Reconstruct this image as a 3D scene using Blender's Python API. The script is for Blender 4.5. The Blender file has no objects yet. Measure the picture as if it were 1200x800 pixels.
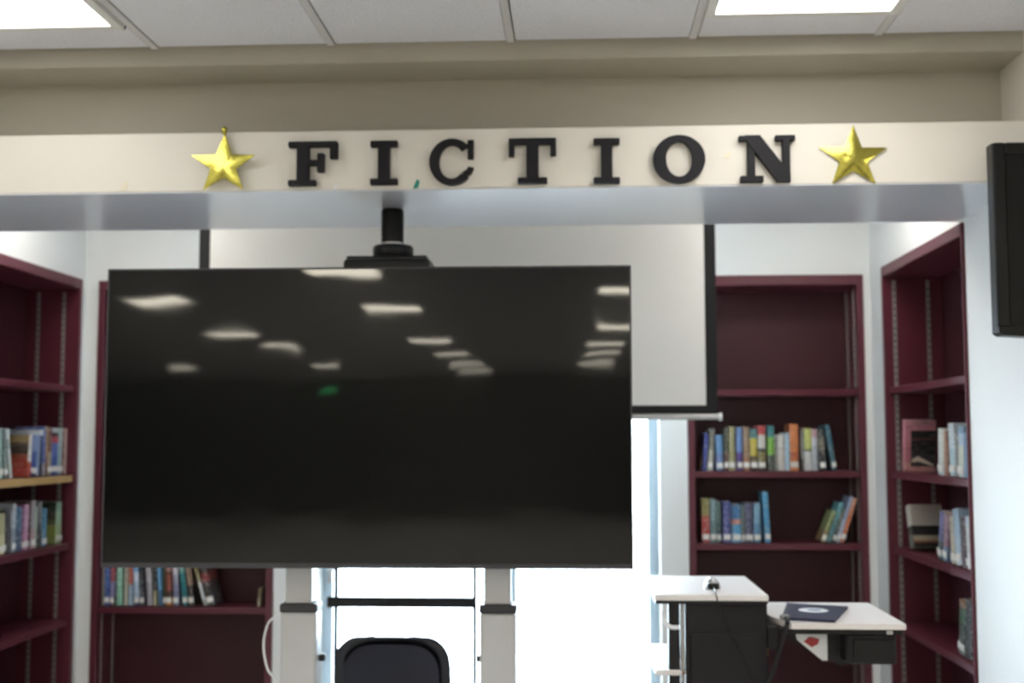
import bpy, bmesh, math, random
from mathutils import Vector, Matrix
random.seed(7)
SC = bpy.context.scene
COL = SC.collection
PI = math.pi

def lin(c):
    c /= 255.0
    return c / 12.92 if c <= 0.04045 else ((c + 0.055) / 1.055) ** 2.4

def rgb(r, g, b):
    return (lin(r), lin(g), lin(b), 1.0)

def hx(s):
    c = [int(s[i:i + 2], 16) for i in (0, 2, 4)]
    g = sum(c) / 3
    return rgb(*[(v * .8 + g * .2) for v in c])

# ------------------------------------------------------------ camera
EYE = 1.6
yaw, pitch, roll = 0.05288935, 0.07965606, -0.00126691
fwd = Vector((-math.sin(yaw) * math.cos(pitch), math.cos(yaw) * math.cos(pitch), math.sin(pitch)))
rgt = Vector((math.cos(yaw), math.sin(yaw), 0))
up = rgt.cross(fwd)
r2 = rgt * math.cos(roll) + up * math.sin(roll)
u2 = -rgt * math.sin(roll) + up * math.cos(roll)
cam_data = bpy.data.cameras.new('camera')
cam = bpy.data.objects.new('camera', cam_data)
COL.objects.link(cam)
cam.matrix_world = Matrix(((r2.x, u2.x, -fwd.x, 0), (r2.y, u2.y, -fwd.y, 0), (r2.z, u2.z, -fwd.z, EYE), (0, 0, 0, 1)))
cam_data.sensor_width = 36
cam_data.lens = 1412.26 / 1200 * 36
cam_data.clip_start = 0.05
cam_data.dof.use_dof = True                      # the photograph is slightly soft everywhere
cam_data.dof.focus_distance = 2.3
cam_data.dof.aperture_fstop = cam_data.lens / 11.5
SC.camera = cam

# ------------------------------------------------------------ daylight outside, exposure
SUNNY = 12.5
CEIL_LIGHT = 8.0
world = bpy.data.worlds.new('overcast_sky')
SC.world = world
world.use_nodes = True
bg = world.node_tree.nodes['Background']
bg.inputs[0].default_value = (0.77, 0.885, 1.0, 1)
bg.inputs[1].default_value = SUNNY
SC.view_settings.view_transform = 'Standard'
SC.view_settings.look = 'None'
SC.view_settings.gamma = 1
SC.view_settings.use_curve_mapping = False
SC.view_settings.exposure = 1.22

# ------------------------------------------------------------ materials
def mat(name, col, rough=0.6, metal=0.0, var=0.0, vscale=8.0, bump=0.0, bscale=60.0, spec=0.5, coat=0.0, coat_rough=0.05, emit=None, estr=0.0):
    m = bpy.data.materials.new(name)
    m.use_nodes = True
    nt = m.node_tree
    b = nt.nodes['Principled BSDF']
    b.inputs['Base Color'].default_value = col
    b.inputs['Roughness'].default_value = rough
    b.inputs['Metallic'].default_value = metal
    b.inputs['Specular IOR Level'].default_value = spec
    b.inputs['Coat Weight'].default_value = coat
    b.inputs['Coat Roughness'].default_value = coat_rough
    if emit:
        b.inputs['Emission Color'].default_value = emit
        b.inputs['Emission Strength'].default_value = estr
    tc = nt.nodes.new('ShaderNodeTexCoord')
    if var > 0:
        n = nt.nodes.new('ShaderNodeTexNoise')
        n.inputs['Scale'].default_value = vscale
        n.inputs['Detail'].default_value = 4
        nt.links.new(tc.outputs['Object'], n.inputs['Vector'])
        mx = nt.nodes.new('ShaderNodeMix')
        mx.data_type = 'RGBA'
        nt.links.new(n.outputs['Fac'], mx.inputs[0])
        mx.inputs[6].default_value = tuple(max(0, c * (1 - var)) for c in col[:3]) + (1,)
        mx.inputs[7].default_value = tuple(min(1, c * (1 + var)) for c in col[:3]) + (1,)
        nt.links.new(mx.outputs[2], b.inputs['Base Color'])
    if bump > 0:
        n2 = nt.nodes.new('ShaderNodeTexNoise')
        n2.inputs['Scale'].default_value = bscale
        n2.inputs['Detail'].default_value = 3
        nt.links.new(tc.outputs['Object'], n2.inputs['Vector'])
        bp = nt.nodes.new('ShaderNodeBump')
        bp.inputs['Strength'].default_value = bump
        bp.inputs['Distance'].default_value = 0.01
        nt.links.new(n2.outputs['Fac'], bp.inputs['Height'])
        nt.links.new(bp.outputs['Normal'], b.inputs['Normal'])
    return m

M = {
 'wall': mat('white_wall_paint', rgb(226, 226, 224), 0.55, var=0.02, vscale=3, bump=0.05, bscale=120),
 'cream': mat('cream_wall_paint', rgb(222, 217, 207), 0.6, var=0.03, vscale=2.5, bump=0.05, bscale=90),
 'back_wall': mat('warm_grey_wall_paint', rgb(128, 126, 126), 0.7, var=0.05, vscale=2),
 'taupe': mat('taupe_recess_paint', rgb(182, 176, 162), 0.6, var=0.03, vscale=2.5, bump=0.05, bscale=90),
 'tile': mat('mineral_fibre_tile', rgb(234, 234, 240), 0.9, var=0.10, vscale=160, bump=0.6, bscale=170),
 'grid': mat('painted_grid_bar', rgb(214, 213, 214), 0.7),
 'plenum': mat('dark_plenum', rgb(70, 70, 70), 0.9),
 'carpet': mat('pale_floor', rgb(204, 204, 204), 0.8, var=0.05, vscale=6),
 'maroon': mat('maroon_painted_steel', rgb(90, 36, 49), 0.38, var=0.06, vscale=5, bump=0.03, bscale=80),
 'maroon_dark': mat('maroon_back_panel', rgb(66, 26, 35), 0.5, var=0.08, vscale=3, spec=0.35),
 'oak': mat('pale_oak_edge', rgb(182, 148, 98), 0.5, var=0.15, vscale=14),
 'strip': mat('zinc_strip', rgb(150, 148, 144), 0.5, metal=0.4, var=0.08, vscale=60),
 'slot': mat('strip_slot', rgb(40, 38, 38), 0.8),
 'diffuser': mat('light_diffuser', rgb(250, 248, 240), 0.5, emit=(1.0, 0.985, 0.95, 1), estr=CEIL_LIGHT),
 'fixture': mat('light_fixture_frame', rgb(225, 225, 222), 0.4),
 'black': mat('black_plastic', rgb(13, 13, 16), 0.38, spec=0.35, var=0.1, vscale=20),
 'blackmetal': mat('black_powder_coat', rgb(17, 16, 19), 0.45, spec=0.35, var=0.1, vscale=30),
 'letter': mat('black_painted_letter', rgb(21, 20, 25), 0.6, var=0.08, vscale=40, spec=0.3),
 'silver': mat('brushed_aluminium', rgb(190, 190, 190), 0.35, metal=0.7, var=0.05, vscale=40),
 'post': mat('pale_grey_column', rgb(188, 189, 192), 0.42, metal=0.15, var=0.03, vscale=10),
 'collar': mat('dark_collar', rgb(50, 50, 56), 0.5),
 'screen_fabric': mat('matte_projection_fabric', rgb(240, 239, 236), 0.9, var=0.01, vscale=3),
 'screen_border': mat('black_screen_border', rgb(20, 20, 24), 0.8),
 'frame': mat('window_frame_paint', rgb(196, 214, 226), 0.35),
 'cart_top': mat('white_laminate', rgb(222, 218, 218), 0.4, var=0.02, vscale=6),
 'cart_body': mat('black_cabinet', rgb(21, 19, 24), 0.55, spec=0.3, var=0.12, vscale=10),
 'navy': mat('navy_card', rgb(28, 30, 58), 0.5, var=0.08, vscale=20),
 'white': mat('white_plastic', rgb(226, 228, 232), 0.4),
 'paper': mat('page_block', rgb(214, 204, 184), 0.85, var=0.08, vscale=90),
 'sticker': mat('white_spine_sticker', rgb(222, 219, 214), 0.6, var=0.12, vscale=70),
 'teal': mat('teal_tape', rgb(38, 140, 125), 0.6),
 'clear': mat('yellowed_tape', rgb(226, 218, 196), 0.25),
 'yellow': mat('yellow_tag', rgb(196, 160, 60), 0.5),
 'red': mat('red_print', rgb(170, 50, 55), 0.5),
 'chairfab': mat('black_chair_shell', rgb(16, 16, 24), 0.22, var=0.1, vscale=30),
 'chairback': mat('charcoal_mesh_pad', rgb(30, 29, 40), 0.75, var=0.15, vscale=90, bump=0.2, bscale=300),
 'outside': mat('pale_paving', rgb(205, 206, 208), 0.8, var=0.05, vscale=2),
 'exitgreen': mat('green_lit_panel', rgb(20, 120, 50), 0.5, emit=(0.03, 1.0, 0.25, 1), estr=1.6),
}
def add_beam_gloss():
    b = M['gloss'].node_tree.nodes['Principled BSDF']
M['gloss'] = mat('white_gloss_paint', rgb(205, 208, 214), 0.30, var=0.02, vscale=3, bump=0.02, bscale=25, coat=0.5, coat_rough=0.12)

def foil(name, seed):
    m = mat(name, rgb(190, 180, 84), 0.22, metal=1.0, bump=0.35, bscale=14 + seed)
    return m
M['foil'] = foil('gold_foil', 0)

def tv_glass():
    m = mat('dark_display_glass', rgb(3, 4, 6), 0.22, spec=0.10, coat=1.0, coat_rough=0.035)
    nt = m.node_tree
    b = nt.nodes['Principled BSDF']
    b.inputs['Coat IOR'].default_value = 1.32
    tc = nt.nodes.new('ShaderNodeTexCoord')
    mp = nt.nodes.new('ShaderNodeMapping')
    mp.inputs['Scale'].default_value = (3.2, 1, 5.0)
    n = nt.nodes.new('ShaderNodeTexNoise')
    n.inputs['Scale'].default_value = 1.6
    n.inputs['Detail'].default_value = 0
    bp = nt.nodes.new('ShaderNodeBump')
    bp.inputs['Strength'].default_value = 0.028
    bp.inputs['Distance'].default_value = 0.02
    nt.links.new(tc.outputs['Object'], mp.inputs[0])
    nt.links.new(mp.outputs[0], n.inputs['Vector'])
    nt.links.new(n.outputs['Fac'], bp.inputs['Height'])
    nt.links.new(bp.outputs['Normal'], b.inputs['Coat Normal'])
    return m
M['tv'] = tv_glass()

def glass():
    m = bpy.data.materials.new('window_glass')
    m.use_nodes = True
    nt = m.node_tree
    for n in list(nt.nodes):
        nt.nodes.remove(n)
    out = nt.nodes.new('ShaderNodeOutputMaterial')
    mix = nt.nodes.new('ShaderNodeMixShader')
    fr = nt.nodes.new('ShaderNodeFresnel')
    fr.inputs[0].default_value = 1.45
    t = nt.nodes.new('ShaderNodeBsdfTransparent')
    t.inputs[0].default_value = (0.94, 0.97, 0.97, 1)
    g = nt.nodes.new('ShaderNodeBsdfGlossy')
    g.inputs['Roughness'].default_value = 0.02
    nt.links.new(fr.outputs[0], mix.inputs[0])
    nt.links.new(t.outputs[0], mix.inputs[1])
    nt.links.new(g.outputs[0], mix.inputs[2])
    nt.links.new(mix.outputs[0], out.inputs[0])
    return m
M['glass'] = glass()

def band_mat(name, spec, seed, text=0.35):
    """cover print: colour bands up the height of the book and flecks of lettering along the spine"""
    m = bpy.data.materials.new(name)
    m.use_nodes = True
    nt = m.node_tree
    b = nt.nodes['Principled BSDF']
    b.inputs['Roughness'].default_value = 0.42
    tc = nt.nodes.new('ShaderNodeTexCoord')
    sp = nt.nodes.new('ShaderNodeSeparateXYZ')
    nt.links.new(tc.outputs['Generated'], sp.inputs[0])
    cr = nt.nodes.new('ShaderNodeValToRGB')
    cr.color_ramp.interpolation = 'CONSTANT'
    els = []
    for i, part_ in enumerate(spec.split('|')):
        q = part_.split()
        els.append((float(q[1]) if len(q) > 1 else 0.0, hx(q[0])))
    els.sort(key=lambda e: e[0])
    e0 = cr.color_ramp.elements
    while len(e0) > 1:
        e0.remove(e0[-1])
    e0[0].position = 0.0
    e0[0].color = els[0][1]
    for pos, c in els[1:]:
        e = e0.new(pos)
        e.color = c
    nt.links.new(sp.outputs['Z'], cr.inputs[0])
    n = nt.nodes.new('ShaderNodeTexNoise')
    n.inputs['Scale'].default_value = 1.0
    n.inputs['Detail'].default_value = 2
    mp = nt.nodes.new('ShaderNodeMapping')
    mp.inputs['Scale'].default_value = (90, 30, 120)
    mp.inputs['Location'].default_value = (seed * 3.7, seed * 1.3, seed * 2.1)
    nt.links.new(tc.outputs['Object'], mp.inputs[0])
    nt.links.new(mp.outputs[0], n.inputs['Vector'])
    th = nt.nodes.new('ShaderNodeMapRange')
    th.inputs[1].default_value = 0.54
    th.inputs[2].default_value = 0.60
    th.inputs[3].default_value = 0.0
    th.inputs[4].default_value = text
    nt.links.new(n.outputs['Fac'], th.inputs[0])
    lum = sum(els[-1][1][:3]) / 3
    mx = nt.nodes.new('ShaderNodeMix')
    mx.data_type = 'RGBA'
    nt.links.new(th.outputs[0], mx.inputs[0])
    nt.links.new(cr.outputs[0], mx.inputs[6])
    mx.inputs[7].default_value = (0.75, 0.72, 0.68, 1) if lum < 0.3 else (0.06, 0.06, 0.08, 1)
    nt.links.new(mx.outputs[2], b.inputs['Base Color'])
    return m

# ------------------------------------------------------------ mesh helpers (all in world metres)
def new():
    return bmesh.new()

def add_box(bm, x0, x1, y0, y1, z0, z1, bev=0.0, seg=1):
    vs = [bm.verts.new((x, y, z)) for x in (x0, x1) for y in (y0, y1) for z in (z0, z1)]
    idx = [(0, 1, 3, 2), (4, 6, 7, 5), (0, 4, 5, 1), (2, 3, 7, 6), (0, 2, 6, 4), (1, 5, 7, 3)]
    fs = [bm.faces.new([vs[i] for i in f]) for f in idx]
    if bev > 0:
        es = list({e for f in fs for e in f.edges})
        bmesh.ops.bevel(bm, geom=es, offset=bev, segments=seg, profile=0.5, affect='EDGES')
    return vs

def add_prism(bm, pts, axis, a0, a1):
    """extrude a 2-D outline along an axis: axis 0 -> pts are (y,z), 1 -> (x,z), 2 -> (x,y)"""
    def mk(p, a):
        return {0: (a, p[0], p[1]), 1: (p[0], a, p[1]), 2: (p[0], p[1], a)}[axis]
    v0 = [bm.verts.new(mk(p, a0)) for p in pts]
    v1 = [bm.verts.new(mk(p, a1)) for p in pts]
    n = len(pts)
    fs = [bm.faces.new(v0), bm.faces.new(list(reversed(v1)))]
    for i in range(n):
        j = (i + 1) % n
        fs.append(bm.faces.new((v0[i], v1[i], v1[j], v0[j])))
    return fs

def add_lathe(bm, prof, cx, cy, seg=24):
    """prof: list of (radius, z)"""
    rings = []
    for r, z in prof:
        rings.append([bm.verts.new((cx + r * math.cos(2 * PI * i / seg), cy + r * math.sin(2 * PI * i / seg), z)) for i in range(seg)])
    for a, b in zip(rings, rings[1:]):
        for i in range(seg):
            j = (i + 1) % seg
            bm.faces.new((a[i], a[j], b[j], b[i]))
    bm.faces.new(list(reversed(rings[0])))
    bm.faces.new(rings[-1])

def add_tube(bm, pts, r, seg=8, smooth_steps=0):
    pts = [Vector(p) for p in pts]
    if smooth_steps:
        out = []
        n = len(pts)
        for i in range(n - 1):
            p0, p1, p2, p3 = pts[max(i - 1, 0)], pts[i], pts[i + 1], pts[min(i + 2, n - 1)]
            for k in range(smooth_steps):
                t = k / smooth_steps
                out.append(0.5 * ((2 * p1) + (-p0 + p2) * t + (2 * p0 - 5 * p1 + 4 * p2 - p3) * t * t + (-p0 + 3 * p1 - 3 * p2 + p3) * t ** 3))
        out.append(pts[-1])
        pts = out
    rings = []
    ref = Vector((0.13, 0.21, 0.97)).normalized()
    for i, p in enumerate(pts):
        d = (pts[min(i + 1, len(pts) - 1)] - pts[max(i - 1, 0)]).normalized()
        if abs(d.dot(ref)) > 0.95:
            ref = Vector((1, 0.1, 0)).normalized()
        a = d.cross(ref).normalized()
        b = d.cross(a)
        rings.append([bm.verts.new(p + (a * math.cos(2 * PI * k / seg) + b * math.sin(2 * PI * k / seg)) * r) for k in range(seg)])
    for a, b in zip(rings, rings[1:]):
        for k in range(seg):
            j = (k + 1) % seg
            bm.faces.new((a[k], a[j], b[j], b[k]))
    bm.faces.new(list(reversed(rings[0])))
    bm.faces.new(rings[-1])

def wloc(o):
    v = Vector((0, 0, 0))
    while o:
        v += Vector(o.location)
        o = o.parent
    return v

def obj(name, bm, m, parent=None, loc=None, smooth=False):
    """link the bmesh as one mesh object; geometry is given in world coordinates"""
    base = wloc(parent) if parent else Vector((0, 0, 0))
    if loc is not None:
        o_loc = Vector(loc) - base
        shift = Vector(loc)
    else:
        o_loc = Vector((0, 0, 0))
        shift = base
    bmesh.ops.recalc_face_normals(bm, faces=bm.faces)
    bmesh.ops.translate(bm, verts=bm.verts, vec=-shift)
    me = bpy.data.meshes.new(name)
    bm.to_mesh(me)
    bm.free()
    me.materials.append(M[m] if isinstance(m, str) else m)
    if smooth:
        for p in me.polygons:
            p.use_smooth = True
        me.set_sharp_from_angle(angle=1.2)
    o = bpy.data.objects.new(name, me)
    o.location = o_loc
    COL.objects.link(o)
    o.parent = parent
    return o

def tag(o, label, cat, group=None):
    o['label'] = label
    o['category'] = cat
    if group:
        o['group'] = group
    return o

def thing(name, label, cat, loc, group=None):
    o = bpy.data.objects.new(name, None)
    o.empty_display_size = 0.1
    o.location = loc
    COL.objects.link(o)
    return tag(o, label, cat, group)

def struct(name, bm, m, parent=None, loc=None):
    o = obj(name, bm, m, parent, loc)
    if parent is None:
        o['kind'] = 'structure'
    return o

def bx(name, m, parent, *a, bev=0.0, seg=1, **k):
    bm = new()
    add_box(bm, *a, bev=bev, seg=seg)
    return obj(name, bm, m, parent, **k)

# ============================================================ THE ROOM
XL, XR, YB, CZ = -2.49, 1.448, 5.977, 2.9
YF = 3.88                     # front plane of the header beam
RX0, RX1, RY0 = -10.0, 4.6, -19.0
BCZ = 2.40                    # bookcase height

bm = new(); add_box(bm, RX0 - .2, RX1 + .2, RY0 - .2, YB + .5, -0.1, 0); struct('floor', bm, 'carpet')
bm = new(); add_box(bm, RX0 - .2, RX0, RY0, YF, 0, 3.0); struct('wall_west', bm, 'back_wall')
bm = new(); add_box(bm, RX1, RX1 + .2, RY0, YF, 0, 3.0); struct('wall_east', bm, 'back_wall')
bm = new(); add_box(bm, RX0 - .2, RX1 + .2, RY0 - .2, RY0, 0, 3.0); struct('wall_rear', bm, 'back_wall')
# front wall left and right of the alcove opening
bm = new(); add_box(bm, RX0 - .2, XL - .42, YF, YF + .25, 0, 3.0); add_box(bm, XL - .42, XL, YF, YF + .25, 0, 3.0)
add_box(bm, XR + .35, RX1 + .2, YF, YF + .25, 0, 3.0); add_box(bm, XR, XR + .35, YF, YF + .25, 2.60, 3.0)
struct('wall_front', bm, 'cream')
# header beam (its face cream like the wall, its underside white gloss), recess wall and soffit
BZ0, BZ1, YR, YBB = 2.41, 2.612, 4.098, 4.577
bm = new(); add_box(bm, XL, XR, YF, YBB, BZ0 + .004, BZ1, bev=.003); beam = struct('wall_header', bm, 'cream')
bm = new(); add_box(bm, XL, XR, YF + .002, YBB, BZ0, BZ0 + .004); obj('underside_board', bm, 'gloss', beam)
bm = new(); add_box(bm, XL, XR, YR, YBB, BZ1, 3.0); struct('wall_recess', bm, 'taupe')
bm = new(); add_box(bm, XL, XR, YF, YR, 2.841, 3.0); struct('trim_1', bm, 'taupe')

# alcove side walls with the bookcase niches left open
LN0, LN1 = 4.72, 5.914          # niche of the left wall bookcase (along y)
RN0, RN1 = 4.525, 5.716
bm = new()
add_box(bm, XL - .35, XL, YF + .25, LN0, 0, 3.0); add_box(bm, XL - .35, XL, LN1, YB + .35, 0, 3.0)
add_box(bm, XL - .35, XL, LN0, LN1, BCZ, 3.0); add_box(bm, XL - .40, XL - .35, YF + .25, YB + .35, 0, 3.0)
struct('wall_left', bm, 'wall')
bm = new()
add_box(bm, XR, XR + .35, YF + .25, RN0, 0, 3.0); add_box(bm, XR, XR + .35, YF, YF + .25, 0, 2.60); add_box(bm, XR, XR + .35, RN1, YB + .35, 0, 3.0)
add_box(bm, XR, XR + .35, RN0, RN1, BCZ, 3.0); add_box(bm, XR + .35, XR + .40, YF + .25, YB + .35, 0, 3.0)
struct('wall_right', bm, 'wall')
# the far part of the opening's jamb (same plane as the alcove wall)
BL0, BL1, BR0, BR1 = -2.422, -1.503, 0.547, 1.415
WX0, WX1, WZ0, WZ1 = -1.29, 0.41, 0.22, 2.2
bm = new()
for a, b in ((XL, BL0), (BL1, WX0), (WX1, BR0), (BR1, XR)):
    add_box(bm, a, b, YB, YB + .30, 0, 3.0)
add_box(bm, BL0, BL1, YB, YB + .30, BCZ, 3.0); add_box(bm, BR0, BR1, YB, YB + .30, BCZ, 3.0)
add_box(bm, WX0, WX1, YB, YB + .30, WZ1, 3.0); add_box(bm, WX0, WX1, YB, YB + .30, 0, WZ0)
add_box(bm, XL, BL1 + .02, YB + .30, YB + .35, 0, 3.0); add_box(bm, BR0 - .02, XR, YB + .30, YB + .35, 0, 3.0)
struct('wall_back', bm, 'wall')
# alcove ceiling
bm = new(); add_box(bm, XL, XR, YBB, YB, CZ, 3.0); struct('ceiling_alcove', bm, 'wall')

# window: frame, centre mullion, glass panes
w = thing('window_1', '', '', ((WX0 + WX1) / 2, YB + .2, WZ0))
del w['label']; del w['category']; w['kind'] = 'structure'
FY0, FY1 = YB + .17, YB + .22
bm = new()
add_box(bm, WX0, WX0 + .05, FY0, FY1, WZ0, WZ1, bev=.004); add_box(bm, WX1 - .05, WX1, FY0, FY1, WZ0, WZ1, bev=.004)
add_box(bm, WX0 + .05, WX1 - .05, FY0, FY1, WZ1 - .05, WZ1, bev=.004); add_box(bm, WX0 + .05, WX1 - .05, FY0, FY1, WZ0, WZ0 + .05, bev=.004)
obj('window_frame', bm, 'frame', w)
mx_ = -0.33
bx('mullion', 'frame', w, mx_ - .025, mx_ + .025, FY0, FY1, WZ0 + .05, WZ1 - .05, bev=.004)
bx('pane', 'glass', w, WX0 + .05, mx_ - .025, FY0 + .02, FY0 + .026, WZ0 + .05, WZ1 - .05)
bx('pane', 'glass', w, mx_ + .025, WX1 - .05, FY0 + .02, FY0 + .026, WZ0 + .05, WZ1 - .05)
bx('window_sill', 'wall', w, WX0, WX1, YB - .03, FY0, WZ0, WZ0 + .025, bev=.004)
bm = new(); add_box(bm, -1.262, -1.235, FY0 - .03, FY0, .868, .95, bev=.004); add_tube(bm, [(-1.25, FY0 - .03, .92), (-1.245, FY0 - .06, .93), (-1.20, FY0 - .06, .95)], .006)
obj('window_latch', bm, 'silver', w)
# paving outside the window
bm = new(); add_box(bm, -14, 12, YB + .6, YB + 16, -0.25, -0.15); struct('ground_outside', bm, 'outside')

# ceiling of the big room: tiles and grid bars near the opening, plain beyond
PT = 0.597
gx = [0.388 + PT * k for k in range(-9, 7)]
gyrows = [(2.43, 3.64), (1.21, 2.43), (-0.01, 1.21)]
bm = new(); add_box(bm, RX0 - .2, RX1 + .2, RY0 - .2, YF, 2.93, 3.0)
ceil = struct('ceiling', bm, 'plenum')
lights_direct = [(0.03 + 0.388, 'a'), (-1.404 - PT, 'b')]
def is_light(ix, ri):
    return ri == 0 and (abs(gx[ix] - 0.388) < .01 or abs(gx[ix] + 2.0) < .02)
tm = None
def tile_at(x0, x1, y0, y1):
    global tm
    bm = new(); add_box(bm, x0 + .0165, x1 - .0125, y0 + .0135, y1 - .0135, 2.9015, 2.918, bev=.003)
    return obj('ceiling_tile', bm, 'tile', ceil, loc=(x0, y0, 2.904))
for ix in range(len(gx) - 1):
    for ri, (y0, y1) in enumerate(gyrows):
        if is_light(ix, ri):
            continue
        lightcol = is_light(ix, 0)
        if ri == 0 and not lightcol:
            tile_at(gx[ix], gx[ix + 1], y0, YF)
        else:
            tile_at(gx[ix], gx[ix + 1], y0, y1)
    if is_light(ix, 0):
        tile_at(gx[ix], gx[ix + 1], 3.64, YF)
for x in gx:
    bx('grid_bar', 'grid', ceil, x - .012, x + .012, gyrows[-1][0], YF, 2.9, 2.925)
for y in (2.43, 1.21, -0.01):
    bx('grid_bar', 'grid', ceil, gx[0], gx[-1], y - .012, y + .012, 2.9, 2.92)
for ix in range(len(gx) - 1):
    if is_light(ix, 0):
        bx('grid_bar', 'grid', ceil, gx[ix] + .012, gx[ix + 1] - .012, 3.628, 3.652, 2.9, 2.92)
bm = new()
add_box(bm, RX0, gx[0] - .012, -0.01, YF, 2.905, 2.93); add_box(bm, gx[-1] + .012, RX1, -0.01, YF, 2.905, 2.93)
add_box(bm, RX0, RX1, RY0, -0.022, 2.905, 2.93)
obj('tile_field', bm, 'tile', ceil)

def ceiling_light(x0, y0, w_, l_, label, group=None, z=CZ, frame=.03, emit='diffuser'):
    t = thing('ceiling_light', label, 'ceiling light', (x0 + w_ / 2, y0 + l_ / 2, z), group)
    bm = new()
    h = 0.016
    add_box(bm, x0, x0 + frame, y0, y0 + l_, z - h, z + .02); add_box(bm, x0 + w_ - frame, x0 + w_, y0, y0 + l_, z - h, z + .02)
    add_box(bm, x0 + frame, x0 + w_ - frame, y0, y0 + frame, z - h, z + .02); add_box(bm, x0 + frame, x0 + w_ - frame, y0 + l_ - frame, y0 + l_, z - h, z + .02)
    obj('light_frame', bm, 'fixture', t)
    bx('diffuser', emit, t, x0 + frame, x0 + w_ - frame, y0 + frame, y0 + l_ - frame, z - .006, z + .0)
    return t
M['diffuser_w'] = mat('light_diffuser_warm', rgb(250, 240, 215), 0.5, emit=(1.0, 0.93, 0.76, 1), estr=CEIL_LIGHT * 2.0)
M['diffuser_e'] = mat('light_diffuser_faint', rgb(250, 248, 240), 0.5, emit=(1.0, 0.975, 0.93, 1), estr=CEIL_LIGHT * 0.70)
M['diffuser_b'] = mat('light_diffuser_bright', rgb(250, 248, 240), 0.5, emit=(1.0, 0.985, 0.95, 1), estr=CEIL_LIGHT * 0.27)
M['diffuser_d'] = mat('light_diffuser_dim', rgb(250, 248, 240), 0.5, emit=(1.0, 0.975, 0.93, 1), estr=CEIL_LIGHT * 0.40)
ceiling_light(0.388 + .012, 2.44, PT - .01, 1.2, 'recessed fluorescent ceiling light at the top right above the word sign', emit='diffuser_d')
ceiling_light(-1.404 - PT - .0, 2.44, PT - .012, 1.2, 'recessed fluorescent ceiling light in the top left corner, nearest the left star', emit='diffuser_b')
ceiling_light(-2.36, 4.72, .56, .52, 'square light on the alcove ceiling above the left bookcases', emit='diffuser_e')
ceiling_light(.78, 4.72, .56, .52, 'square light on the alcove ceiling above the right bookcases', emit='diffuser_e')
refl = [(-1.70, -1.5, 'its streak touches the top edge of the big black screen'),
        (-1.70, -4.4, 'its streak second from the top in the middle row on the black screen'),
        (-1.70, -7.8, 'its streak third from the top in the middle row on the black screen'),
        (-1.70, -11.3, 'its streak fourth from the top in the middle row on the black screen'),
        (-1.70, -14.5, 'its streak last but one in the middle row on the black screen'),
        (-1.70, -17.0, 'its streak lowest in the middle row on the black screen'),
        (0.62, -3.0, 'its streak topmost at the right edge of the black screen'),
        (0.66, -5.8, 'its streak second down at the right edge of the black screen'),
        (0.6, -8.6, 'its streak third down at the right edge of the black screen'),
        (0.66, -11.1, 'its streak fourth down at the right edge of the black screen'),
        (0.66, -13.8, 'its streak lowest at the right edge of the black screen'),
        (-3.85, -3.6, 'its streak at the top left corner of the black screen'),
        (-4.09, -7.2, 'its streak second from the left edge of the black screen'),
        (-4.09, -9.8, 'its wavy streak left of the middle of the black screen'),
        (-4.09, -13.2, 'its small streak just above the green glint on the black screen'),
        (-6.9, -14.2, 'its streak lowest at the left side of the black screen')]
for cx, cy, tx in refl:
    ceiling_light(cx - .3, cy - .34, .6, .68, 'ceiling light, ' + tx, 'ceiling lights of the big room behind the camera', z=2.9, emit='diffuser_w')
for cx, cy in ((-6.9, -1.0), (-4.09, 1.0), (3.08, -1.5), (3.08, 1.5), (3.08, -6.0), (-6.9, -7.0)):  # extra lights out of view, added to brighten the room and header
    ceiling_light(cx - .3, cy - .34, .6, .68, 'unseen ceiling light added to the big room, outside the photo', 'added ceiling lights out of view', z=2.9, emit='diffuser_w')

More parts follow.
